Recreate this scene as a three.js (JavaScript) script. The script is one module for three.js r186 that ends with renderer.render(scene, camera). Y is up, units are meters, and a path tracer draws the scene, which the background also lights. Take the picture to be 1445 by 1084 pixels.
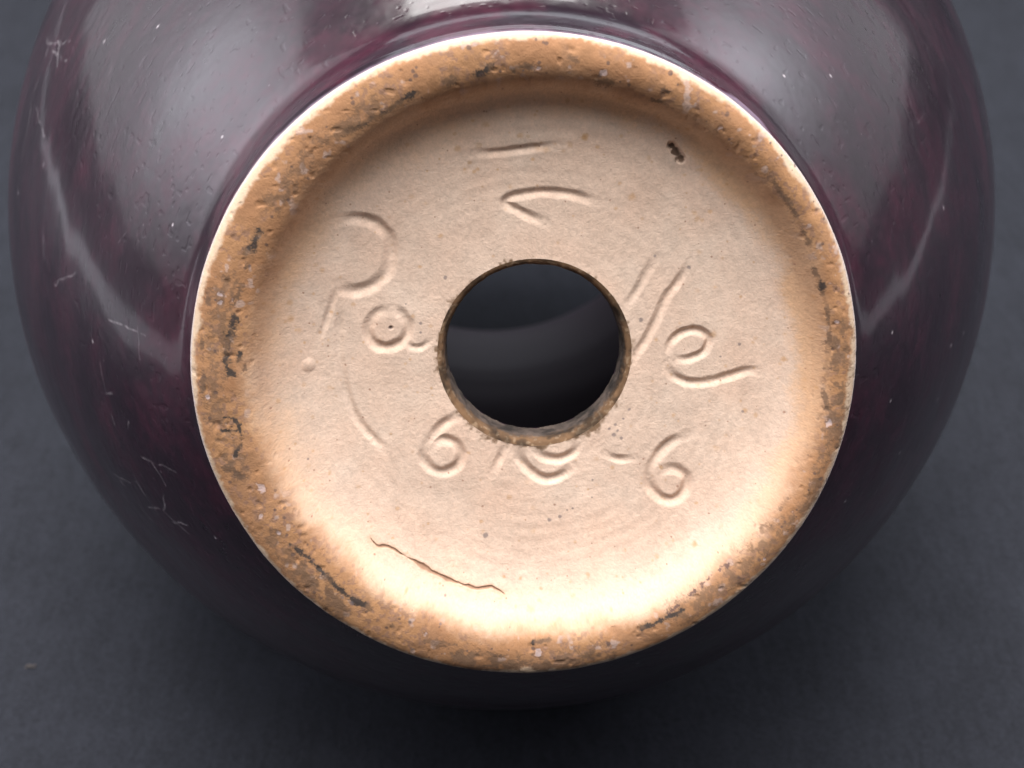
import * as THREE from 'three';
import { RectAreaLightUniformsLib } from 'three/addons/lights/RectAreaLightUniformsLib.js';
import { RoundedBoxGeometry } from 'three/addons/geometries/RoundedBoxGeometry.js';

// ---------------------------------------------------------------- camera, light, exposure
const U = 0.045;                                   // metres per foot-ring radius
const scene = new THREE.Scene();
const camera = new THREE.PerspectiveCamera(27.68, 1024 / 768, 0.01, 20);
const FOOT = new THREE.Vector3(0, 0.14094, 0);     // centre of the foot ring's plane
const PITCH = 38.741 * Math.PI / 180;
camera.position.set(-0.001884, 0.270908, 0.163998);
camera.rotation.set(-PITCH, 0, 0);
camera.focus = 0.212;
camera.userData.fStop = 30;
scene.add(camera);

const renderer = new THREE.WebGLRenderer({ antialias: true });
renderer.setSize(1024, 768);
renderer.toneMapping = THREE.LinearToneMapping;
renderer.toneMappingExposure = 1.0;
renderer.shadowMap.enabled = true;
scene.background = new THREE.Color().setRGB(0.05, 0.053, 0.062);   // the dim room around the table
RectAreaLightUniformsLib.init();

const up = (o) => { o.castShadow = true; o.receiveShadow = true; return o; };
function tag(o, label, category, kind) {
  o.userData.label = label;
  if (category) o.userData.category = category;
  if (kind) o.userData.kind = kind;
  return o;
}
// a lamp: casing, glowing diffuser (brightest where its bulb stands behind it) and the area light just in front of it
function panelLamp(name, label, [x, y, z], [tx, ty, tz], w, h, power, glow, rgb, bulb) {
  const g = new THREE.Group(); g.name = name;
  g.position.set(x, y, z);
  const m4 = new THREE.Matrix4().lookAt(new THREE.Vector3(tx, ty, tz), g.position, Math.abs(tx - x) + Math.abs(tz - z) < 0.01 ? new THREE.Vector3(0, 0, -1) : new THREE.Vector3(0, 1, 0));
  g.quaternion.setFromRotationMatrix(m4);          // +z looks at the target
  tag(g, label, 'lamp'); scene.add(g);
  const casing = new THREE.Mesh(new RoundedBoxGeometry(w + 0.05, h + 0.05, 0.05, 2, 0.012), new THREE.MeshStandardMaterial({ color: new THREE.Color().setRGB(0.5, 0.5, 0.5), roughness: 0.6 }));
  casing.name = 'casing'; casing.position.z = -0.03; g.add(up(casing));
  const mat = new THREE.MeshStandardMaterial({ color: new THREE.Color().setRGB(0.8, 0.8, 0.8), emissive: new THREE.Color().setRGB(...rgb), emissiveIntensity: glow, roughness: 0.9 });
  if (bulb) {                                        // [u, v, spread in metres, dimmest]
    const n = 128, d = new Float32Array(n * n * 4);
    for (let j = 0; j < n; j++) for (let i = 0; i < n; i++) {
      const q = Math.hypot((i / (n - 1) - bulb[0]) * w, (j / (n - 1) - bulb[1]) * h), e = bulb[3] + (1 - bulb[3]) * Math.exp(-(q * q) / (bulb[2] * bulb[2]));
      d.set([e, e, e, 1], (j * n + i) * 4);
    }
    const t = new THREE.DataTexture(d, n, n, THREE.RGBAFormat, THREE.FloatType); t.magFilter = THREE.LinearFilter; t.needsUpdate = true; mat.emissiveMap = t;
  }
  const face = new THREE.Mesh(new THREE.PlaneGeometry(w, h), mat);
  face.name = 'lamp_diffuser'; face.position.z = -0.0045; g.add(face);
  const l = new THREE.RectAreaLight(new THREE.Color().setRGB(...rgb), power, w, h);
  l.position.z = 0.002; l.rotation.y = Math.PI; g.add(l);
}
panelLamp('ceiling_lamp', 'large square white ceiling lamp hanging above the vase', [-0.11, 1.75, 0.15], [-0.11, 0, 0.15], 0.98, 1.34, 15.8, 2, [1, 0.985, 0.96]);
panelLamp('studio_lamp_002', 'wide bluish white studio lamp standing behind the table', [0.1, 0.8, -1.9], [0, 0.1, 0], 1.8, 0.9, 1.7, 0.4, [0.84, 0.92, 1]);
panelLamp('studio_lamp', 'broad white studio lamp standing left of the table', [-1.05, 0.62, -0.4], [0, 0.3, -0.1], 1.3, 1.1, 0.06, 6.6, [0.90, 0.90, 1], [0.30, 0.66, 0.38, 0.05]);
panelLamp('studio_lamp_001', 'broad white studio lamp standing right of the table', [1.1, 0.75, -0.45], [0, 0.3, -0.1], 1.2, 1.3, 0.06, 8.2, [0.90, 0.90, 1], [0.68, 0.78, 0.32, 0.038]);

// ---------------------------------------------------------------- noise
const hash = (x, y, s) => { let h = Math.imul(x, 374761393) ^ Math.imul(y, 668265263) ^ Math.imul(s, 974634777); h = Math.imul(h ^ (h >>> 13), 1274126177); h ^= h >>> 16; return (h >>> 0) / 4294967296; };
function vn(x, y, s = 0, px = 0) {                  // smooth value noise 0..1; px > 0 wraps x at px cells
  const xi = Math.floor(x), yi = Math.floor(y); let fx = x - xi, fy = y - yi;
  fx = fx * fx * (3 - 2 * fx); fy = fy * fy * (3 - 2 * fy);
  const w = (k) => px ? ((k % px) + px) % px : k, a = w(xi), b = w(xi + 1);
  const p = hash(a, yi, s), q = hash(b, yi, s), r = hash(a, yi + 1, s), t = hash(b, yi + 1, s);
  return p + (q - p) * fx + (r - p + (p - q - r + t) * fx) * fy;
}
function fbm(x, y, s, oct = 4, px = 0) { let a = 0.5, v = 0, n = 0; for (let i = 0; i < oct; i++) { v += a * vn(x, y, s + i * 17, px); n += a; a *= 0.5; x *= 2; y *= 2; px *= 2; } return v / n; }
const sst = (a, b, x) => { const t = Math.min(1, Math.max(0, (x - a) / (b - a))); return t * t * (3 - 2 * t); };
const mix = (a, b, t) => a + (b - a) * t;
let seed = 12345; const rnd = () => { seed = (Math.imul(seed, 1664525) + 1013904223) >>> 0; return seed / 4294967296; };
const enc = (c) => Math.round(255 * Math.min(1, Math.max(0, c <= 0.0031308 ? 12.92 * c : 1.055 * Math.pow(c, 1 / 2.4) - 0.055)));
function distLine(L, x, z) {
  let best = 1e9;
  if (L.length === 1) return Math.hypot(x - L[0][0], z - L[0][1]);
  for (let i = 1; i < L.length; i++) {
    const [ax, az] = L[i - 1], dx = L[i][0] - ax, dz = L[i][1] - az;
    const t = Math.min(1, Math.max(0, ((x - ax) * dx + (z - az) * dz) / (dx * dx + dz * dz || 1e-9)));
    const d = (x - ax - dx * t) ** 2 + (z - az - dz * t) ** 2; if (d < best) best = d;
  }
  return Math.sqrt(best);
}
function smooth(L, k = 6) { const c = new THREE.CatmullRomCurve3(L.map(([x, z]) => new THREE.Vector3(x, z, 0)), false, 'centripetal'); return c.getPoints((L.length - 1) * k).map((p) => [p.x, p.y]); }
function tex(data, w, h, srgb, repeat) {
  const t = new THREE.DataTexture(data, w, h, THREE.RGBAFormat); t.magFilter = THREE.LinearFilter; t.minFilter = THREE.LinearFilter;
  if (repeat) t.wrapS = t.wrapT = THREE.RepeatWrapping;
  if (srgb) t.colorSpace = THREE.SRGBColorSpace;
  t.needsUpdate = true; return t;
}

// ---------------------------------------------------------------- marks measured on the vase, in foot-ring radii (x right, z up the base)
const strokes = [
  [[[-0.141,0.641],[-0.074,0.642],[-0.000,0.649],[0.063,0.656],[0.111,0.659]], 0.0122, 0.80],
  [[[0.223,0.486],[0.151,0.509],[0.070,0.519],[0.007,0.514],[-0.036,0.504],[-0.049,0.489],[-0.011,0.465],[0.021,0.447],[0.070,0.427]], 0.0133, 1.00],
  [[[-0.554,0.450],[-0.515,0.456],[-0.471,0.451],[-0.428,0.428],[-0.403,0.398],[-0.396,0.356],[-0.403,0.302],[-0.430,0.263],[-0.467,0.240],[-0.510,0.230],[-0.546,0.237],[-0.561,0.251]], 0.0178, 0.90],
  [[[-0.558,0.260],[-0.585,0.183],[-0.610,0.115],[-0.634,0.069]], 0.0111, 0.45],
  [[[-0.555,0.183],[-0.566,0.049],[-0.550,-0.087],[-0.517,-0.180],[-0.475,-0.239],[-0.428,-0.287]], 0.0133, 0.55],
  [[[-0.403,0.170],[-0.449,0.156],[-0.476,0.110],[-0.461,0.065],[-0.420,0.048],[-0.372,0.067],[-0.353,0.109],[-0.369,0.152],[-0.403,0.170]], 0.0156, 0.90],
  [[[-0.356,0.091],[-0.349,0.053],[-0.321,0.046],[-0.294,0.061],[-0.278,0.085]], 0.0111, 0.60],
  [[[0.404,0.313],[0.379,0.268],[0.347,0.209],[0.310,0.154]], 0.0133, 0.60],
  [[[0.508,0.294],[0.476,0.239],[0.438,0.185],[0.411,0.125],[0.381,0.061],[0.336,-0.013]], 0.0133, 0.75],
  [[[0.450,-0.002],[0.453,0.039],[0.484,0.072],[0.521,0.082],[0.558,0.072],[0.572,0.052],[0.559,0.014],[0.514,-0.008],[0.463,-0.009]], 0.0122, 0.90],
  [[[0.441,-0.025],[0.468,-0.064],[0.515,-0.086],[0.579,-0.083],[0.634,-0.068],[0.698,-0.049],[0.729,-0.052]], 0.0133, 0.90],
  [[[-0.204,-0.174],[-0.260,-0.210],[-0.295,-0.260],[-0.316,-0.304],[-0.297,-0.347],[-0.258,-0.362],[-0.215,-0.342],[-0.201,-0.305],[-0.220,-0.267],[-0.262,-0.256],[-0.296,-0.281]], 0.0156, 1.00],
  [[[-0.054,-0.266],[-0.077,-0.315],[-0.104,-0.373]], 0.0133, 0.70],
  [[[-0.021,-0.281],[-0.014,-0.326],[0.021,-0.369],[0.070,-0.394],[0.119,-0.379],[0.146,-0.351]], 0.0156, 1.00],
  [[[0.028,-0.289],[0.055,-0.318],[0.104,-0.329],[0.153,-0.307],[0.173,-0.272]], 0.0144, 1.00],
  [[[0.252,-0.312],[0.285,-0.330],[0.315,-0.334],[0.345,-0.328]], 0.0115, 1.00],
  [[[0.507,-0.257],[0.452,-0.286],[0.416,-0.328],[0.397,-0.379],[0.397,-0.424],[0.425,-0.461],[0.468,-0.472],[0.504,-0.442],[0.509,-0.396],[0.473,-0.369],[0.424,-0.375]], 0.0156, 1.00],
  [[[-0.675,-0.351],[-0.673,-0.398],[-0.652,-0.430]], 0.0089, 0.40],
];
const crack = [[-0.492,-0.563],[-0.468,-0.591],[-0.441,-0.592],[-0.395,-0.620],[-0.348,-0.653],[-0.296,-0.684],[-0.244,-0.710],[-0.184,-0.733],[-0.157,-0.739],[-0.109,-0.743],[-0.073,-0.761]]
const stains = [
  [[[-0.865,0.30],[-0.915,0.10],[-0.925,-0.10],[-0.875,-0.28]], 0.030, 2],
  [[[-0.78,-0.50],[-0.69,-0.63],[-0.58,-0.75]], 0.032, 2],
  [[[0.48,-0.79],[0.63,-0.68],[0.76,-0.53]], 0.034, 2],
  [[[-0.22,-0.925],[0.0,-0.955],[0.22,-0.925]], 0.030, 2],
  [[[-0.72,0.52],[-0.60,0.68],[-0.42,0.80]], 0.026, 2],
  [[[0.945,0.12],[0.95,-0.05],[0.93,-0.22]], 0.028, 2],
  [[[-0.765,0.446],[-0.800,0.394]], 0.0149, 0],
  [[[-0.807,0.355],[-0.810,0.345]], 0.0085, 1],
  [[[-0.825,0.290],[-0.851,0.234]], 0.0106, 1],
  [[[-0.854,0.198],[-0.874,0.138],[-0.888,0.056],[-0.873,0.026]], 0.0128, 0],
  [[[-0.845,0.084],[-0.850,0.064]], 0.0074, 0],
  [[[-0.834,0.055],[-0.835,0.033]], 0.0085, 1],
  [[[-0.957,0.019],[-0.965,-0.033]], 0.0085, 1],
  [[[-0.923,0.276],[-0.929,0.238]], 0.0085, 1],
  [[[-0.955,0.136],[-0.955,0.106]], 0.0074, 1],
  [[[-0.905,-0.110],[-0.880,-0.115],[-0.861,-0.140],[-0.866,-0.153],[-0.912,-0.152]], 0.0053, 0],
  [[[-0.861,-0.140],[-0.857,-0.184],[-0.880,-0.233]], 0.0064, 0],
  [[[-0.920,-0.243],[-0.907,-0.266]], 0.0170, 2],
  [[[-0.891,-0.271],[-0.867,-0.299]], 0.0128, 1],
  [[[-0.730,-0.523],[-0.673,-0.576],[-0.621,-0.637],[-0.559,-0.703],[-0.497,-0.745]], 0.0085, 0],
  [[[-0.438,-0.800],[-0.399,-0.825]], 0.0085, 1],
  [[[-0.708,-0.599],[-0.647,-0.671],[-0.584,-0.726]], 0.0149, 2],
  [[[0.014,-0.881],[0.063,-0.873]], 0.0064, 0],
  [[[-0.151,-0.906],[-0.080,-0.922]], 0.0085, 1],
  [[[0.354,-0.841],[0.410,-0.816],[0.487,-0.779]], 0.0096, 0],
  [[[0.441,-0.790],[0.495,-0.748],[0.556,-0.692],[0.626,-0.637]], 0.0064, 3],
  [[[0.799,-0.424],[0.785,-0.454]], 0.0085, 1],
  [[[0.858,0.298],[0.889,0.216],[0.909,0.103],[0.908,-0.011],[0.902,-0.072],[0.919,-0.158]], 0.0064, 1],
  [[[0.881,0.253],[0.884,0.244]], 0.0106, 0],
  [[[0.929,0.083],[0.944,-0.093],[0.937,-0.183]], 0.0170, 2],
  [[[0.908,-0.273],[0.882,-0.410],[0.798,-0.501]], 0.0191, 2],
  [[[0.703,0.591],[0.748,0.532],[0.794,0.461],[0.841,0.372]], 0.0096, 1],
  [[[-0.496,0.733],[-0.433,0.761],[-0.369,0.798],[-0.306,0.838]], 0.0096, 0],
  [[[-0.214,0.864],[-0.198,0.868]], 0.0128, 0],
  [[[-0.201,0.897],[-0.201,0.888]], 0.0085, 1],
  [[[-0.122,0.888],[-0.091,0.905]], 0.0106, 0],
  [[[-0.022,0.894],[0.020,0.905]], 0.0085, 1],
  [[[0.373,0.799],[0.407,0.798]], 0.0085, 1],
  [[[0.402,0.834],[0.413,0.826]], 0.0085, 1],
  [[[0.216,0.859],[0.250,0.852]], 0.0106, 2],
  [[[0.136,0.925],[0.152,0.919]], 0.0085, 2],
  [[[-0.216,-0.926],[0.029,-0.958],[0.252,-0.928]], 0.0191, 2],
  [[[-0.325,-0.861],[-0.237,-0.896]], 0.0149, 2],
];
const chips = [[-0.808,-0.341,0.0106],[-0.811,-0.431,0.0085],[-0.763,-0.485,0.0064],[-0.888,0.264,0.0064],[-0.857,0.244,0.0064],[-0.949,-0.047,0.0064],[0.229,0.882,0.0085],[0.046,0.897,0.0064],[-0.325,-0.844,0.0085],[0.029,-0.914,0.0085],[0.736,-0.617,0.0064],[0.818,-0.459,0.0106],[0.694,-0.699,0.0064],[0.919,-0.176,0.0085],[0.927,0.138,0.0064],[-0.890,0.237,0.0074],[0.566,0.719,0.0085]];
const darkSpecks = [[-0.405,0.110,0.0078],[-0.235,0.264,0.0067],[0.284,-0.219,0.0067],[0.293,-0.238,0.0067],[0.280,-0.251,0.0078],[0.266,-0.232,0.0056],[0.304,-0.264,0.0056],[0.310,-0.201,0.0044],[0.328,-0.171,0.0056],[0.075,-0.531,0.0067],[-0.128,-0.576,0.0089],[0.132,-0.499,0.0044],[0.182,-0.450,0.0044],[0.213,-0.400,0.0056],[0.211,-0.458,0.0044],[0.150,-0.494,0.0044],[0.109,-0.520,0.0056],[0.363,0.117,0.0067],[0.506,0.280,0.0067],[0.681,-0.180,0.0056],[0.610,-0.004,0.0044],[0.666,0.036,0.0044],[0.003,0.892,0.0044],[-0.357,0.183,0.0044],[-0.314,0.122,0.0056],[-0.315,0.093,0.0044],[0.402,0.316,0.0044],[-0.261,-0.751,0.0056],[-0.277,-0.810,0.0067],[-0.577,-0.707,0.0056],[-0.551,-0.727,0.0067],[-0.674,-0.292,0.0044]];
const scratches = [
  [[151.4,1.667],[155.2,1.556],[158.6,1.557],[162.4,1.513],[166.2,1.513]],
  [[153.3,1.703],[151.4,1.425],[149.8,1.317]],
  [[153.1,1.511],[152.2,1.270]],
  [[149.1,1.461],[151.5,1.435],[153.8,1.355]],
  [[159.5,1.458],[160.9,1.237]],
  [[173.6,0.787],[175.1,0.866],[176.7,0.966]],
  [[-175.6,0.650],[-170.5,0.656],[-166.4,0.666]],
  [[-171.0,0.660],[-171.2,0.609]],
  [[177.0,0.443],[179.7,0.440],[-177.7,0.442]],
  [[177.6,0.576],[177.8,0.458],[178.3,0.415]],
  [[-161.9,0.577],[-160.7,0.499],[-159.3,0.431]],
  [[-161.0,0.525],[-158.9,0.519],[-157.1,0.518]],
  [[-158.2,0.872],[-157.5,0.787],[-157.3,0.686]],
  [[-157.1,0.833],[-153.6,0.790],[-150.7,0.767]],
  [[-158.3,0.678],[-155.0,0.682],[-152.1,0.673]],
  [[-153.5,0.730],[-152.6,0.614],[-148.7,0.562]],
  [[-155.3,0.551],[-152.8,0.617]],
  [[-167.3,0.563],[-166.1,0.585]],
  [[-162.1,0.842],[-161.1,0.853]],
  [[171.6,1.093],[174.1,1.071]],
  [[174.2,0.709],[177.0,0.701]],
  [[-151.0,0.606],[-149.9,0.521]],
];
const specks = [[146.4,1.039],[139.7,0.803],[39.3,0.493],[-0.5,0.425],[-6.8,0.881],[-11.9,0.475],[13.8,1.629],[12.7,0.779],[-29.2,0.473],[163.9,1.187],[-6.2,1.026],[-178.3,0.680],[-14.3,0.880],[143.1,0.346],[159.3,0.366],[45.2,0.376],[-21.1,0.673],[-71.8,0.480],[-147.0,0.442],[169.9,1.514]];
const strokeLines = strokes.map(([L, w, d]) => { const P = smooth(L); const xs = P.map((p) => p[0]), zs = P.map((p) => p[1]); return { P, w, d, x0: Math.min(...xs) - w * 2.6, x1: Math.max(...xs) + w * 2.6, z0: Math.min(...zs) - w * 2.6, z1: Math.max(...zs) + w * 2.6 }; });
const stainLines = stains.map(([L, w, k]) => { const P = L.length > 1 ? smooth(L) : L; const xs = P.map((p) => p[0]), zs = P.map((p) => p[1]), m = w * 2.5; return { P, w, k, x0: Math.min(...xs) - m, x1: Math.max(...xs) + m, z0: Math.min(...zs) - m, z1: Math.max(...zs) + m }; });
const crackLine = smooth(crack);
const PIT = [[0.443, 0.655], [0.456, 0.638], [0.471, 0.616]], BEAD = [-0.660, 0.005];

// ---------------------------------------------------------------- the supporting table and sheet
{
  const T = 1024, d = new Uint8Array(T * T * 4), b = new Uint8Array(T * T * 4);
  for (let j = 0; j < T; j++) for (let i = 0; i < T; i++) {
    const k = (j * T + i) * 4, x = i / T, y = j / T;
    const g = vn(x * 512, y * 512, 3, 512), g2 = vn(x * 256, y * 256, 4, 256), m = fbm(x * 8, y * 8, 5, 4, 8), f = fbm(x * 90, y * 24, 6, 3, 90);
    const v = 0.95 + 0.5 * (g - 0.5) + 0.34 * (g2 - 0.5) + 0.3 * (m - 0.5) + 0.3 * (f - 0.5);
    d[k] = enc(0.0182 * v); d[k + 1] = enc(0.0196 * v); d[k + 2] = enc(0.0262 * v); d[k + 3] = 255;
    const h = 255 * (0.4 * g + 0.3 * g2 + 0.3 * f); b[k] = b[k + 1] = b[k + 2] = h; b[k + 3] = 255;
  }
  const map = tex(d, T, T, true, true), bump = tex(b, T, T, false, true);
  for (const t of [map, bump]) t.repeat.set(1 / 0.14, 1 / 0.14);
  // the sheet: flat on the table, rolling over its front edge and hanging down there
  const FRONT = 0.13, ROLL = 0.03, sheetGeo = new THREE.PlaneGeometry(1.0, 1.5, 8, 150), SP = sheetGeo.attributes.position, ST = sheetGeo.attributes.uv;
  for (let i = 0; i < SP.count; i++) {
    const x = SP.getX(i) + 0.05, l = 0.75 - SP.getY(i) - 1.0, a = Math.min(Math.PI / 2, Math.max(0, (l - FRONT) / ROLL)), down = Math.max(0, l - FRONT - ROLL * Math.PI / 2);
    ST.setXY(i, x, l);
    SP.setXYZ(i, x, -ROLL * (1 - Math.cos(a)) - down, l < FRONT ? l : FRONT + ROLL * Math.sin(a));
  }
  sheetGeo.computeVertexNormals();
  const sheet = new THREE.Mesh(sheetGeo, new THREE.MeshPhysicalMaterial({ map, bumpMap: bump, bumpScale: 0.0003, roughness: 0.85, specularIntensity: 0.35, side: THREE.DoubleSide }));
  sheet.name = 'backdrop_sheet'; up(sheet); scene.add(sheet);
  tag(sheet, 'dark grey matt sheet the vase lies on', 'sheet', 'structure');
  const top = new THREE.Shape([[-0.72, -0.145], [0.80, -0.145], [0.74, 0.05], [0.575, 0.45], [0.52, 1.05], [-0.47, 1.05], [-0.475, 0.45], [-0.63, 0.05]].map(([x, y]) => new THREE.Vector2(x, y)));
  const tableGeo = new THREE.ExtrudeGeometry(top, { depth: 0.026, bevelEnabled: true, bevelSize: 0.003, bevelThickness: 0.003, bevelSegments: 2 });
  tableGeo.rotateX(-Math.PI / 2); tableGeo.translate(0, -0.031, 0);
  const table = new THREE.Mesh(tableGeo, new THREE.MeshStandardMaterial({ color: new THREE.Color().setRGB(0.55, 0.55, 0.6), roughness: 0.5 }));
  table.name = 'table'; up(table); scene.add(table);
  tag(table, 'pale table under the dark grey sheet', 'table', 'structure');
}

// ---------------------------------------------------------------- the vase: local y runs from the foot to the mouth, z up the base, x to the right
const vase = new THREE.Group(); vase.name = 'vase';
{
  const c = Math.cos(PITCH), s = Math.sin(PITCH), a = new THREE.Vector3(-0.036, 0.297, -1).normalize();
  const Y = new THREE.Vector3(a.x, a.y * c + a.z * s, -a.y * s + a.z * c).normalize();   // camera axes to world
  const Z = new THREE.Vector3(0, 1, 0).addScaledVector(Y, -Y.y).normalize(), X = Y.clone().cross(Z);
  vase.quaternion.setFromRotationMatrix(new THREE.Matrix4().makeBasis(X, Y, Z));
  vase.position.copy(FOOT); vase.scale.setScalar(U); scene.add(vase);
  tag(vase, 'dark purple glazed vase lying with its drilled, incised clay base towards us', 'vase');
}
const part = (name, geo, mat) => { const m = up(new THREE.Mesh(geo, mat)); m.name = name; vase.add(m); return m; };

// surfaces on a grid: f(u, v) -> [x, y, z]; closed in u by shared vertices
function ringGrid(nu, nv, f, uvOf) {
  const P = new Float32Array(nu * (nv + 1) * 3), T = new Float32Array(nu * (nv + 1) * 2), I = new Uint32Array(nu * nv * 6);
  for (let j = 0; j <= nv; j++) for (let i = 0; i < nu; i++) {
    const k = j * nu + i, q = f(i / nu * 2 * Math.PI, j / nv); P.set(q, k * 3); T.set(uvOf(q, i / nu, j / nv), k * 2);
  }
  let n = 0;
  for (let j = 0; j < nv; j++) for (let i = 0; i < nu; i++) { const a = j * nu + i, b = j * nu + (i + 1) % nu, c = a + nu, d = b + nu; I[n++] = a; I[n++] = b; I[n++] = c; I[n++] = b; I[n++] = d; I[n++] = c; }
  const g = new THREE.BufferGeometry();
  g.setAttribute('position', new THREE.BufferAttribute(P, 3)); g.setAttribute('uv', new THREE.BufferAttribute(T, 2)); g.setIndex(new THREE.BufferAttribute(I, 1));
  g.computeVertexNormals(); return g;
}
const planar = (q) => [q[0] / 2.14 + 0.5, q[2] / 2.14 + 0.5];

// foot ring and recess profile: [radius, depth]
function sampler(pts) {                              // smooth curve through pts, by arc length
  const c = new THREE.CatmullRomCurve3(pts.map(([r, y]) => new THREE.Vector3(r, y, 0)), false, 'centripetal'); c.arcLengthDivisions = 800;
  return (v) => { const p = c.getPointAt(Math.min(1, Math.max(0, v))); return [p.x, p.y]; };
}
const wobble = (u) => 0.006 * (fbm(u / (2 * Math.PI) * 7, 0.5, 71, 3, 7) - 0.5) + 0.004 * (fbm(u / (2 * Math.PI) * 30, 0.5, 72, 2, 30) - 0.5);
const RC = [0.042, 0.006], HC = [0.034, 0.016];         // the recess and the hole are a little off centre
const lipProfile = sampler([[0.998, 0.066], [1.0, 0.045], [0.994, 0.024], [0.978, 0.009], [0.952, 0.001], [0.925, -0.001], [0.9, 0.002], [0.88, 0.009], [0.864, 0.021], [0.848, 0.043], [0.832, 0.072]]);
const recessProfile = sampler([[0.832, 0.072], [0.816, 0.094], [0.794, 0.112], [0.76, 0.129], [0.71, 0.144], [0.65, 0.155], [0.57, 0.163], [0.48, 0.1665], [0.4, 0.168], [0.3, 0.169]]);
const holeProfile = sampler([[0.3, 0.169], [0.288, 0.174], [0.281, 0.188], [0.276, 0.21], [0.273, 0.24], [0.272, 0.268]]);
const around = (u, r, y) => {                        // centre slides from the foot's to the recess's to the hole's with the radius
  const a = sst(1.0, 0.87, r), b = sst(0.75, 0.33, r);
  const cx = mix(RC[0] * a, HC[0], b), cz = mix(RC[1] * a, HC[1], b);
  return [cx + r * Math.cos(u), y, cz + r * Math.sin(u)];
};
function carve(x, z) {                               // depth added to the floor by the incised strokes and marks
  let h = 0;
  for (const S of strokeLines) {
    if (x < S.x0 || x > S.x1 || z < S.z0 || z > S.z1) continue;
    const w = S.w * (1.55 + 0.35 * (vn(x * 40, z * 40, 91) - 0.5)), d = distLine(S.P, x, z) / w;
    if (d < 1) h = Math.max(h, 0.0125 * S.d * (0.5 + 0.5 * Math.cos(Math.PI * Math.min(1, d))) * sst(0, 0.09, 0.014 + Math.min(Math.hypot(x - S.P[0][0], z - S.P[0][1]), Math.hypot(x - S.P.at(-1)[0], z - S.P.at(-1)[1]))) * (0.75 + 0.5 * vn(x * 14, z * 14, 95)) + 0.0008 * (vn(x * 110, z * 110, 96) - 0.5) * (1 - d));
  }
  const c = distLine(crackLine, x + 0.006 * (vn(x * 30, z * 30, 93) - 0.5), z + 0.016 * (vn(x * 17, z * 17, 94) - 0.5) + 0.005 * (vn(x * 70, z * 70, 99) - 0.5)); const cw = 0.0062 * (0.15 + 1.2 * vn(x * 24, z * 24, 97)) * sst(-0.52, -0.42, x) * sst(-0.05, -0.13, x); if (c < cw) h += 0.007 * (1 - c / cw);
  const p = distLine(PIT, x, z); if (p < 0.016) h += 0.014 * (1 - (p / 0.016) ** 2);
  const b = Math.hypot(x - BEAD[0], z - BEAD[1]); if (b < 0.022) h -= 0.005 * (1 - (b / 0.022) ** 2);
  for (const [sx, sz, sr] of darkSpecks.slice(0, 1)) { const q = Math.hypot(x - sx, z - sz); if (q < sr) h += 0.01 * (1 - q / sr); }
  return h;
}
function clayRelief(x, z, r) {
  const n = 0.0022 * (fbm(x * 14, z * 14, 31, 3) - 0.5) + 0.0005 * (vn(x * 120, z * 120, 33) - 0.5);
  const rings = 0.0004 * Math.sin(Math.hypot(x - 0.03, z + 0.01) * 150 + 2 * vn(x * 6, z * 6, 35)) * vn(x * 7, z * 7, 36);
  return n + rings;
}
function lipRelief(x, z) {
  let h = 0.007 * (fbm(x * 9, z * 9, 41, 3) - 0.5) + 0.0016 * (fbm(x * 45, z * 45, 42, 2) - 0.5);
  const pit = fbm(x * 38, z * 38, 43, 2); h += 0.003 * sst(0.72, 0.88, pit);
    for (const [cx, cz, cr] of chips) { const d = Math.hypot(x - cx, z - cz) / cr; if (d < 1.2) h += 0.0015 * (1 - (d / 1.2) ** 2); }
  return h;
}

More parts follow.
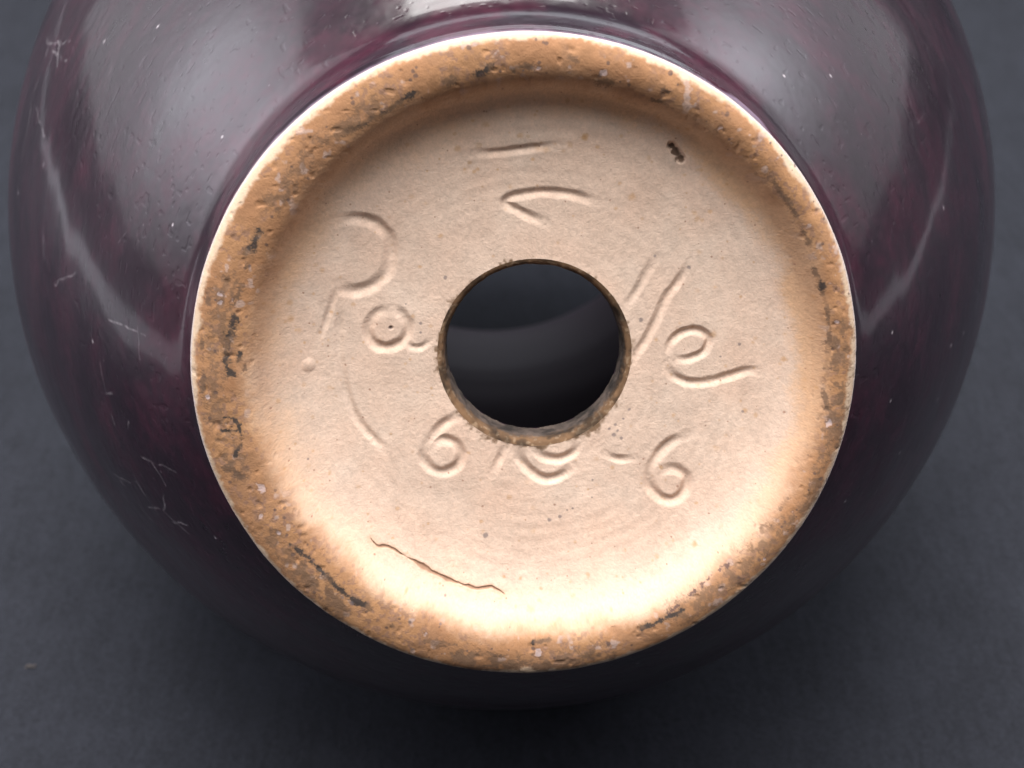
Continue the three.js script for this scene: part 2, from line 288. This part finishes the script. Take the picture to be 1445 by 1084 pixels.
// colour and bump of the bare clay: base plane map
const CL = 1800, clay = new Uint8Array(CL * CL * 4), clayBump = new Uint8Array(CL * CL * 4);
{
  const blot = []; for (let i = 0; i < 330; i++) { const a = rnd() * 6.283, r = 0.3 + 0.55 * Math.sqrt(rnd()); blot.push([RC[0] + r * Math.cos(a), RC[1] + r * Math.sin(a), 0.004 + 0.010 * rnd() * rnd(), 0.3 + 0.7 * rnd()]); }
  const grid = new Map(), put = (o, x, z, m) => { for (let i = Math.floor((x - m) * 10); i <= Math.floor((x + m) * 10); i++) for (let j = Math.floor((z - m) * 10); j <= Math.floor((z + m) * 10); j++) { const k = i * 100 + j; if (!grid.has(k)) grid.set(k, []); grid.get(k).push(o); } };
  for (const [x, z, r, s] of blot) put({ t: 0, x, z, r, s }, x, z, r * 2.2);
  for (const [x, z, r] of darkSpecks) put({ t: 1, x, z, r }, x, z, r * 1.8);
  for (const [x, z, r] of chips) put({ t: 2, x, z, r }, x, z, r * 1.6);
  for (let i = 0; i < 110; i++) { const a = rnd() * 6.283, r = 0.865 + 0.12 * rnd(); const x = RC[0] * 0.6 + r * Math.cos(a), z = r * Math.sin(a), q = 0.003 + 0.005 * rnd(); put({ t: 3, x, z, r: q }, x, z, q * 2); }
  for (let i = 0; i < 150; i++) { const a = rnd() * 6.283, r = 0.31 + 0.55 * Math.sqrt(rnd()); const x = 0.03 + r * Math.cos(a), z = r * Math.sin(a), q = 0.0016 + 0.0022 * rnd(); put({ t: 4, x, z, r: q }, x, z, q * 2); }
  for (let j = 0; j < CL; j++) for (let i = 0; i < CL; i++) {
    const k = (j * CL + i) * 4, x = ((i + 0.5) / CL - 0.5) * 2.14, z = ((j + 0.5) / CL - 0.5) * 2.14;
    const ro = Math.hypot(x, z); if (ro > 1.06 || ro < 0.2) { clay[k + 3] = 255; clayBump[k + 3] = 255; continue; }
    const r = Math.hypot(x - RC[0], z - RC[1]), rh = Math.hypot(x - HC[0], z - HC[1]);
    const n1 = fbm(x * 5, z * 5, 11, 4), n2 = fbm(x * 22, z * 22, 12, 4), n3 = fbm(x * 90, z * 90, 13, 2), n4 = vn(x * 260, z * 260, 14), n5 = fbm(x * 9, z * 9, 15, 3);
    const fl = 0.93 + 0.18 * (n1 - 0.5) + 0.16 * (n2 - 0.5) + 0.17 * (n3 - 0.5) + 0.12 * (n4 - 0.5);
    let R = 0.70 * fl, G = (0.512 + 0.05 * (n5 - 0.5)) * fl, B = (0.402 + 0.06 * (n5 - 0.5)) * fl;
    const put3 = (t, a, b, c) => { R = mix(R, a, t); G = mix(G, b, t); B = mix(B, c, t); };
    // warm iron flashing that creeps in from the foot ring with a blotchy front
    const ww = mix(0.09, 0.034, sst(-0.25, 0.5, x)), warm = sst(-ww, ww, r - 0.785 - 0.03 * sst(0.1, -0.7, z) + 0.11 * (n1 - 0.5) + 0.03 * (n2 - 0.5) + 0.025 * (n3 - 0.5));
    put3(warm * (0.85 - 0.5 * sst(-0.1, -0.6, z + 0.25 * (n5 - 0.5))), 0.62 * fl, 0.37 * fl, 0.21 * fl);
    // the worn ring itself: orange brown crust
    const out = Math.hypot(x - RC[0] * 0.5, z - RC[1] * 0.5);
    const crust = sst(-0.040, 0.036, r - 0.866 + 0.06 * (n1 - 0.5) + 0.028 * (n2 - 0.5) + 0.018 * (n3 - 0.5));
    if (crust > 0) {
      const m = fbm(x * 16, z * 16, 21, 4), m2 = fbm(x * 45, z * 45, 22, 3), o = fbm(x * 7, z * 7, 23, 3);
      const ck = 0.88 + 0.45 * (m - 0.5) + 0.2 * (m2 - 0.5) + 0.08 * (n4 - 0.5);
      put3(crust, mix(0.35, 0.48, o) * ck, mix(0.165, 0.25, o) * ck, mix(0.078, 0.115, o) * ck);
      put3(crust * 0.6 * sst(0.5, 0.72, m + 0.25 * (m2 - 0.5)), 0.26, 0.135, 0.07);
      put3(crust * 0.5 * sst(0.52, 0.70, fbm(x * 70, z * 70, 28, 3)) * sst(0.35, 0.6, o + 0.5 * (m - 0.5)), 0.17, 0.10, 0.085);
      put3(crust * 0.4 * sst(0.68, 0.80, fbm(x * 30 + 9, z * 30, 24, 3)), 0.52, 0.42, 0.40);
    }
    // lighter line of bare clay on the very edge, where the glaze stops
    put3(sst(0.974, 0.990, ro + 0.04 * (n1 - 0.5) + 0.02 * (n2 - 0.5) + 0.012 * (n3 - 0.5)) * 0.8, 0.62, 0.47, 0.34);
    put3(sst(0.990, 0.996, ro + 0.006 * (n3 - 0.5)) * 0.7, 0.55, 0.48, 0.47);
    // stains
    for (const S of stainLines) {
      if (x < S.x0 || x > S.x1 || z < S.z0 || z > S.z1) continue;
      const d = distLine(S.P, x, z) / S.w + 1.6 * (n2 - 0.5) + 1.3 * (n3 - 0.5) + 0.9 * (n4 - 0.5), br = 0.35 + 0.65 * sst(0.30, 0.55, fbm(x * 34, z * 34, 27, 2));
      if (S.k === 0) { put3(0.6 * sst(1.8, 0.6, d), 0.18, 0.10, 0.055); put3(0.93 * br * sst(1.0, 0.3, d), 0.036, 0.027, 0.024); };
      if (S.k === 1) put3(0.75 * br * sst(1.3, 0.3, d), 0.11, 0.065, 0.042);
      if (S.k === 2) put3(0.75 * sst(1.5, 0.3, d) * sst(0.30, 0.55, fbm(x * 55, z * 55, 25, 2)), 0.17, 0.095, 0.055);
      if (S.k === 3) put3(0.8 * sst(1.2, 0.5, d) * sst(0.48, 0.56, fbm(x * 75, z * 75, 26, 2)), 0.10, 0.055, 0.05);
    }
    const near = grid.get(Math.floor(x * 10) * 100 + Math.floor(z * 10));
    if (near) for (const o of near) {
      const d = Math.hypot(x - o.x, z - o.z) / o.r + 0.9 * (n3 - 0.5) + 0.6 * (n2 - 0.5);
      if (o.t === 0) put3(0.6 * o.s * sst(1.3, 0.1, d), 0.50, 0.27, 0.115);
      if (o.t === 1) put3(0.65 * sst(1.15, 0.4, d), 0.13, 0.11, 0.12);
      if (o.t === 2) { const e = d + 1.6 * (n2 - 0.5) + 1.2 * (n3 - 0.5); put3(0.5 * sst(1.0, 0.4, e), 0.58, 0.48, 0.50); put3(0.5 * sst(0.35, 0.0, Math.abs(e - 1.15)), 0.14, 0.08, 0.06); };
      if (o.t === 3) put3(0.75 * sst(1.1, 0.5, d) * crust, 0.10, 0.06, 0.05);
      if (o.t === 4) put3(0.7 * sst(1.1, 0.5, d), 0.30, 0.15, 0.10);
    }
    // crack, chip and the brown dirt round the drilled hole
    const cr = distLine(crackLine, x + 0.006 * (vn(x * 30, z * 30, 93) - 0.5), z + 0.016 * (vn(x * 17, z * 17, 94) - 0.5) + 0.005 * (vn(x * 70, z * 70, 99) - 0.5));
    put3(0.8 * sst(1.15, 0.5, cr / (0.0062 * (0.15 + 1.2 * vn(x * 24, z * 24, 97)) * sst(-0.52, -0.42, x) * sst(-0.05, -0.13, x))), 0.16, 0.075, 0.045); put3(0.25 * sst(0.016, 0.004, cr + 0.012 * (n3 - 0.5)), 0.50, 0.28, 0.15);
    put3(0.9 * sst(1.1, 0.5, distLine(PIT, x, z) / 0.012 + 1.4 * (n3 - 0.5) + 0.8 * (n2 - 0.5)), 0.09, 0.045, 0.025);
    put3(0.9 * sst(0.014, -0.012, rh - 0.292 + 0.05 * (n2 - 0.5) + 0.035 * (n3 - 0.5) - 0.012 * sst(0.1, -0.25, z)), 0.17, 0.095, 0.045);
    put3(sst(0.284, 0.276, rh) * 0.9, 0.11 * (0.6 + n2), 0.075 * (0.6 + n2), 0.05 * (0.6 + n2));
    clay[k] = enc(R); clay[k + 1] = enc(G); clay[k + 2] = enc(B); clay[k + 3] = 255;
    const h = 255 * (0.45 * n3 + 0.35 * n4 + 0.2 * vn(x * 420, z * 420, 16)); clayBump[k] = clayBump[k + 1] = clayBump[k + 2] = h; clayBump[k + 3] = 255;
  }
}
const clayMat = new THREE.MeshStandardMaterial({ map: tex(clay, CL, CL, true), bumpMap: tex(clayBump, CL, CL, false), bumpScale: 0.00006, roughness: 0.85, side: THREE.DoubleSide });

const NU = 1440;
part('foot_ring', ringGrid(NU, 90, (u, v) => {
  const [r, y] = lipProfile(v), q = around(u, r + wobble(u) * sst(0.84, 0.95, r), y);
  const edge = sst(0, 0.08, v) * sst(1, 0.9, v);
  q[1] += edge * lipRelief(q[0], q[2]) + clayRelief(q[0], q[2]) * sst(0.9, 1, v); return q;
}, planar), clayMat).userData.label = 'worn unglazed orange brown foot ring';
part('recessed_base', ringGrid(NU, 200, (u, v) => {
  const [r, y] = recessProfile(v), q = around(u, r, y);
  q[1] += clayRelief(q[0], q[2]) + (r < 0.82 ? carve(q[0], q[2]) * sst(0.300, 0.303, r) : 0); return q;
}, planar), clayMat).userData.label = 'beige clay base incised with letters and numerals';
const holeMat = new THREE.MeshStandardMaterial({ roughness: 0.9, side: THREE.DoubleSide, map: null });
{
  const W = 1024, H = 64, d = new Uint8Array(W * H * 4);
  for (let j = 0; j < H; j++) for (let i = 0; i < W; i++) {
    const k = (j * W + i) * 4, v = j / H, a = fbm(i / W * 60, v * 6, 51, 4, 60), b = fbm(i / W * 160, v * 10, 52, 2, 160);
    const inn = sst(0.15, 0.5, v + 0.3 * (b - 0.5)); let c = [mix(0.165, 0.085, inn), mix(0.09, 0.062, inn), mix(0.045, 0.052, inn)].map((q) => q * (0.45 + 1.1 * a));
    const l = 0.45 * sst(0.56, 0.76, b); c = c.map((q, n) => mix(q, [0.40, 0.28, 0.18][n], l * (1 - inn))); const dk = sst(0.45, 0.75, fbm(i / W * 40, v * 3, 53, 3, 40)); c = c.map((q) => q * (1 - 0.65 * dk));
    d[k] = enc(c[0]); d[k + 1] = enc(c[1]); d[k + 2] = enc(c[2]); d[k + 3] = 255;
  }
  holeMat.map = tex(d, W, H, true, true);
}
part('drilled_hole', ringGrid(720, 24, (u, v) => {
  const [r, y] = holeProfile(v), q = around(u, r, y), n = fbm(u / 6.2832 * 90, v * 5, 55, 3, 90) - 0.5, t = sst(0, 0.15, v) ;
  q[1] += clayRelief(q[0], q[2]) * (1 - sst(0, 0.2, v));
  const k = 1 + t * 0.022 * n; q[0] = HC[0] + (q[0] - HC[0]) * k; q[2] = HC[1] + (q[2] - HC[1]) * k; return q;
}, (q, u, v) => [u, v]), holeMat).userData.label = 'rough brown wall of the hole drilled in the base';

// glazed body
const outer = sampler([[0.998, 0.066], [1.005, 0.098], [1.013, 0.120], [1.013, 0.145], [1.022, 0.19], [1.038, 0.24], [1.056, 0.274], [1.072, 0.293], [1.095, 0.314], [1.15, 0.362], [1.24, 0.45], [1.40, 0.63], [1.60, 0.92], [1.80, 1.29], [1.95, 1.64], [2.06, 1.98], [2.12, 2.35], [2.14, 2.6], [2.12, 2.9], [2.0, 3.35], [1.75, 3.8], [1.5, 4.15], [1.36, 4.45], [1.30, 4.75], [1.32, 4.98], [1.345, 5.06], [1.33, 5.11], [1.29, 5.12]]);
const neck = sampler([[1.29, 5.12], [1.24, 5.10], [1.17, 5.0], [1.13, 4.85], [1.14, 4.65], [1.22, 4.35], [1.27, 4.24]]);
const inner = sampler([[1.27, 4.24], [1.36, 4.08], [1.62, 3.72], [1.87, 3.28], [2.0, 2.85], [2.02, 2.55], [1.98, 2.2], [1.83, 1.65], [1.6, 1.15], [1.3, 0.75], [1.0, 0.48], [0.7, 0.335], [0.45, 0.275], [0.272, 0.268]]);
const GW = 2048, GH = 1024, SEAM = -Math.PI / 2, VMAX = 0.5;     // the map covers the outer profile; its seam is underneath
const BV = []; for (let i = 0; i <= 400; i++) BV.push(outer(i / 400));
const vAt = (y) => { let i = 1; while (i < 400 && BV[i][1] < y) i++; return (i - 1 + (y - BV[i - 1][1]) / (BV[i][1] - BV[i - 1][1] || 1)) / 400; };
const uAt = (deg) => { const t = (deg * Math.PI / 180 - SEAM) / (2 * Math.PI); return t - Math.floor(t); };
const gl = new Uint8Array(GW * GH * 4), glB = new Uint8Array(GW * GH * 4), glR = new Uint8Array(GW * GH * 4);
{
  const scr = scratches.map((L) => smooth(L.map(([d, y]) => [uAt(d), vAt(y)]), 4));
  const mark = new Float32Array(GW * GH);
  const stamp = (cx, cy, r, s) => { for (let j = Math.floor(cy - r - 1); j <= cy + r + 1; j++) for (let i = Math.floor(cx - r - 1); i <= cx + r + 1; i++) { if (j < 0 || j >= GH) continue; const d = Math.hypot(i - cx, j - cy), k = j * GW + ((i % GW) + GW) % GW; mark[k] = Math.max(mark[k], s * sst(r, r * 0.3, d)); } };
  scr.forEach((L, n) => { for (let i = 1; i < L.length; i++) for (let t = 0; t < 1; t += 0.02) { const x = mix(L[i - 1][0], L[i][0], t) * GW, y = mix(L[i - 1][1], L[i][1], t) / VMAX * GH; const s = vn(x * 0.12, y * 0.12, 60 + n); if (s > 0.25) stamp(x + 4 * (vn(x * 0.07, y * 0.07, 61) - 0.5), y + 4 * (vn(x * 0.07, y * 0.07, 62) - 0.5), 1.05 + 0.6 * s, (0.12 + 0.6 * s * s) * (0.35 + 0.65 * vn(x * 0.4, y * 0.4, 63))); } });
  for (const [d, y] of specks) stamp(uAt(d) * GW, vAt(y) / VMAX * GH, 2.4, 0.9);
  for (let i = 0; i < 260; i++) stamp(rnd() * GW, rnd() * GH, 1.1 + 0.5 * rnd(), 0.06 + 0.4 * rnd() * rnd() * rnd());
  for (let i = 0; i < 45; i++) { const x = rnd() * GW, y = rnd() * GH, a = rnd() * 6.283, l = 6 + 26 * rnd(), s = 0.1 + 0.2 * rnd(); for (let t = 0; t < l; t += 0.7) stamp(x + t * Math.cos(a), y + t * Math.sin(a), 1.1, s * vn(t * 0.2, i, 66)); }
  for (let j = 0; j < GH; j++) for (let i = 0; i < GW; i++) {
    const k = (j * GW + i) * 4, u = i / GW, v = j / GH;
    const a = fbm(u * 24, v * 14, 81, 4, 24), st = fbm(u * 46, v * 26, 82, 3, 46), f = fbm(u * 220, v * 110, 83, 2, 220), big = fbm(u * 7, v * 5, 84, 3, 7);
    const tone = 0.95 + 0.5 * (a - 0.5) + 0.3 * (st - 0.5) + 0.4 * (f - 0.5);
    const red = 0.36 * sst(0.40, 0.75, 0.4 * st + 0.35 * a + 0.25 * f) + 0.5 * sst(0.16, 0.03, v + 0.10 * (a - 0.5) + 0.06 * (st - 0.5)) * sst(0.3, 0.65, st);
    let R = mix(0.0150, 0.048, red) * tone, G = mix(0.0050, 0.0045, red) * tone, B = mix(0.0118, 0.0155, red) * tone;
    const edge = sst(0.012, 0.002, v + 0.008 * (fbm(u * 120, 0.5, 85, 2, 120) - 0.5) - 0.016 * sst(0.6, 0.8, vn(u * 26, 0.5, 90, 26)));          // thin milky glaze at the very foot
    R = mix(R, 0.22, edge * 0.8); G = mix(G, 0.16, edge * 0.8); B = mix(B, 0.22, edge * 0.8);
    const m = mark[j * GW + i] * (0.6 + 0.8 * f);
    R = mix(R, 0.38, m); G = mix(G, 0.34, m); B = mix(B, 0.36, m);
    gl[k] = enc(R); gl[k + 1] = enc(G); gl[k + 2] = enc(B); gl[k + 3] = 255;
    const h = 0.5 + 0.34 * (fbm(u * 60, v * 34, 86, 3, 60) - 0.5) + 0.22 * (fbm(u * 190, v * 100, 98, 2, 190) - 0.5) - 0.25 * mark[j * GW + i] - 0.15 * sst(0.80, 0.9, vn(u * 330, v * 170, 87, 330));
    glB[k] = glB[k + 1] = glB[k + 2] = 255 * Math.min(1, Math.max(0, h)); glB[k + 3] = 255;
    const ro = 0.36 + 0.22 * (big - 0.5) + 0.22 * (a - 0.5) + 0.05 * (f - 0.5); glR[k] = glR[k + 1] = glR[k + 2] = 255 * Math.min(0.6, Math.max(0.12, ro)); glR[k + 3] = 255;
  }
}
const roughTex = tex(glR, GW, GH, false);
const glaze = new THREE.MeshPhysicalMaterial({ map: tex(gl, GW, GH, true), roughness: 1, roughnessMap: roughTex, bumpMap: tex(glB, GW, GH, false), bumpScale: 0.00022, clearcoat: 0.4, clearcoatRoughness: 0.10, ior: 1.5, specularIntensity: 0.75, side: THREE.DoubleSide });
{
  // outer wall: one row of vertices doubled at the seam for its uv
  const nu = 900, nv = 420, P = [], T = [], I = [];
  for (let j = 0; j <= nv; j++) for (let i = 0; i <= nu; i++) {
    const v = (j / nv) ** 1.5, t = i / nu, u = SEAM + t * 2 * Math.PI; let [r, y] = outer(v);
    const lump = (0.012 * (fbm(t * 14, v * 11, 88, 2, 14) - 0.5) + 0.0035 * (fbm(t * 46, v * 30, 89, 2, 46) - 0.5)) * sst(0.02, 0.12, v);
    r += lump + wobble(u) * sst(0.05, 0, v);
    P.push(r * Math.cos(u), y, r * Math.sin(u)); T.push(t, Math.min(v / VMAX, 1));
  }
  for (let j = 0; j < nv; j++) for (let i = 0; i < nu; i++) { const a = j * (nu + 1) + i; I.push(a, a + nu + 1, a + 1, a + 1, a + nu + 1, a + nu + 2); }
  const g = new THREE.BufferGeometry(); g.setAttribute('position', new THREE.Float32BufferAttribute(P, 3)); g.setAttribute('uv', new THREE.Float32BufferAttribute(T, 2)); g.setIndex(I); g.computeVertexNormals();
  const N = g.attributes.normal; for (let j = 0; j <= nv; j++) { const a = j * (nu + 1), b = a + nu, n = new THREE.Vector3(N.getX(a) + N.getX(b), N.getY(a) + N.getY(b), N.getZ(a) + N.getZ(b)).normalize(); N.setXYZ(a, n.x, n.y, n.z); N.setXYZ(b, n.x, n.y, n.z); }
  part('glazed_body', g, glaze).userData.label = 'rounded dark purple glazed body';
  const inside = new THREE.MeshPhysicalMaterial({ color: new THREE.Color().setRGB(0.042, 0.020, 0.037), roughness: 0.6, specularIntensity: 0.5, side: THREE.DoubleSide });
  part('inner_wall', ringGrid(240, 160, (u, v) => { const [r, y] = inner(v), k = sst(0.85, 1, v); return [r * Math.cos(u) + HC[0] * k, y, r * Math.sin(u) + HC[1] * k]; }, (q, u, v) => [u, v]), inside).userData.label = 'dark inside wall of the vase';
  const neckMat = new THREE.MeshPhysicalMaterial({ color: new THREE.Color().setRGB(0.042, 0.020, 0.037), roughness: 0.6, specularIntensity: 0.5, side: THREE.DoubleSide });
  part('inner_neck', ringGrid(200, 40, (u, v) => { const [r, y] = neck(v); return [r * Math.cos(u), y, r * Math.sin(u)]; }, (q, u, v) => [u, v]), neckMat).userData.label = 'inside of the neck seen through the hole';
}
// a fleck of lint on the sheet
{
  const c = new THREE.CatmullRomCurve3([[-0.0011, 0.0002, 0.0003], [-0.0004, 0.0005, -0.0002], [0.0003, 0.0004, 0.0001], [0.001, 0.0002, -0.0004]].map((p) => new THREE.Vector3(...p)));
  const m = up(new THREE.Mesh(new THREE.TubeGeometry(c, 16, 0.00022, 6), new THREE.MeshStandardMaterial({ color: new THREE.Color().setRGB(0.09, 0.075, 0.07), roughness: 0.95 })));
  m.name = 'lint'; m.position.set(-0.1108, 0, -0.0711); scene.add(m);
  tag(m, 'tiny pale fleck of lint on the grey sheet, lower left of the vase', 'lint');
}
renderer.render(scene, camera);
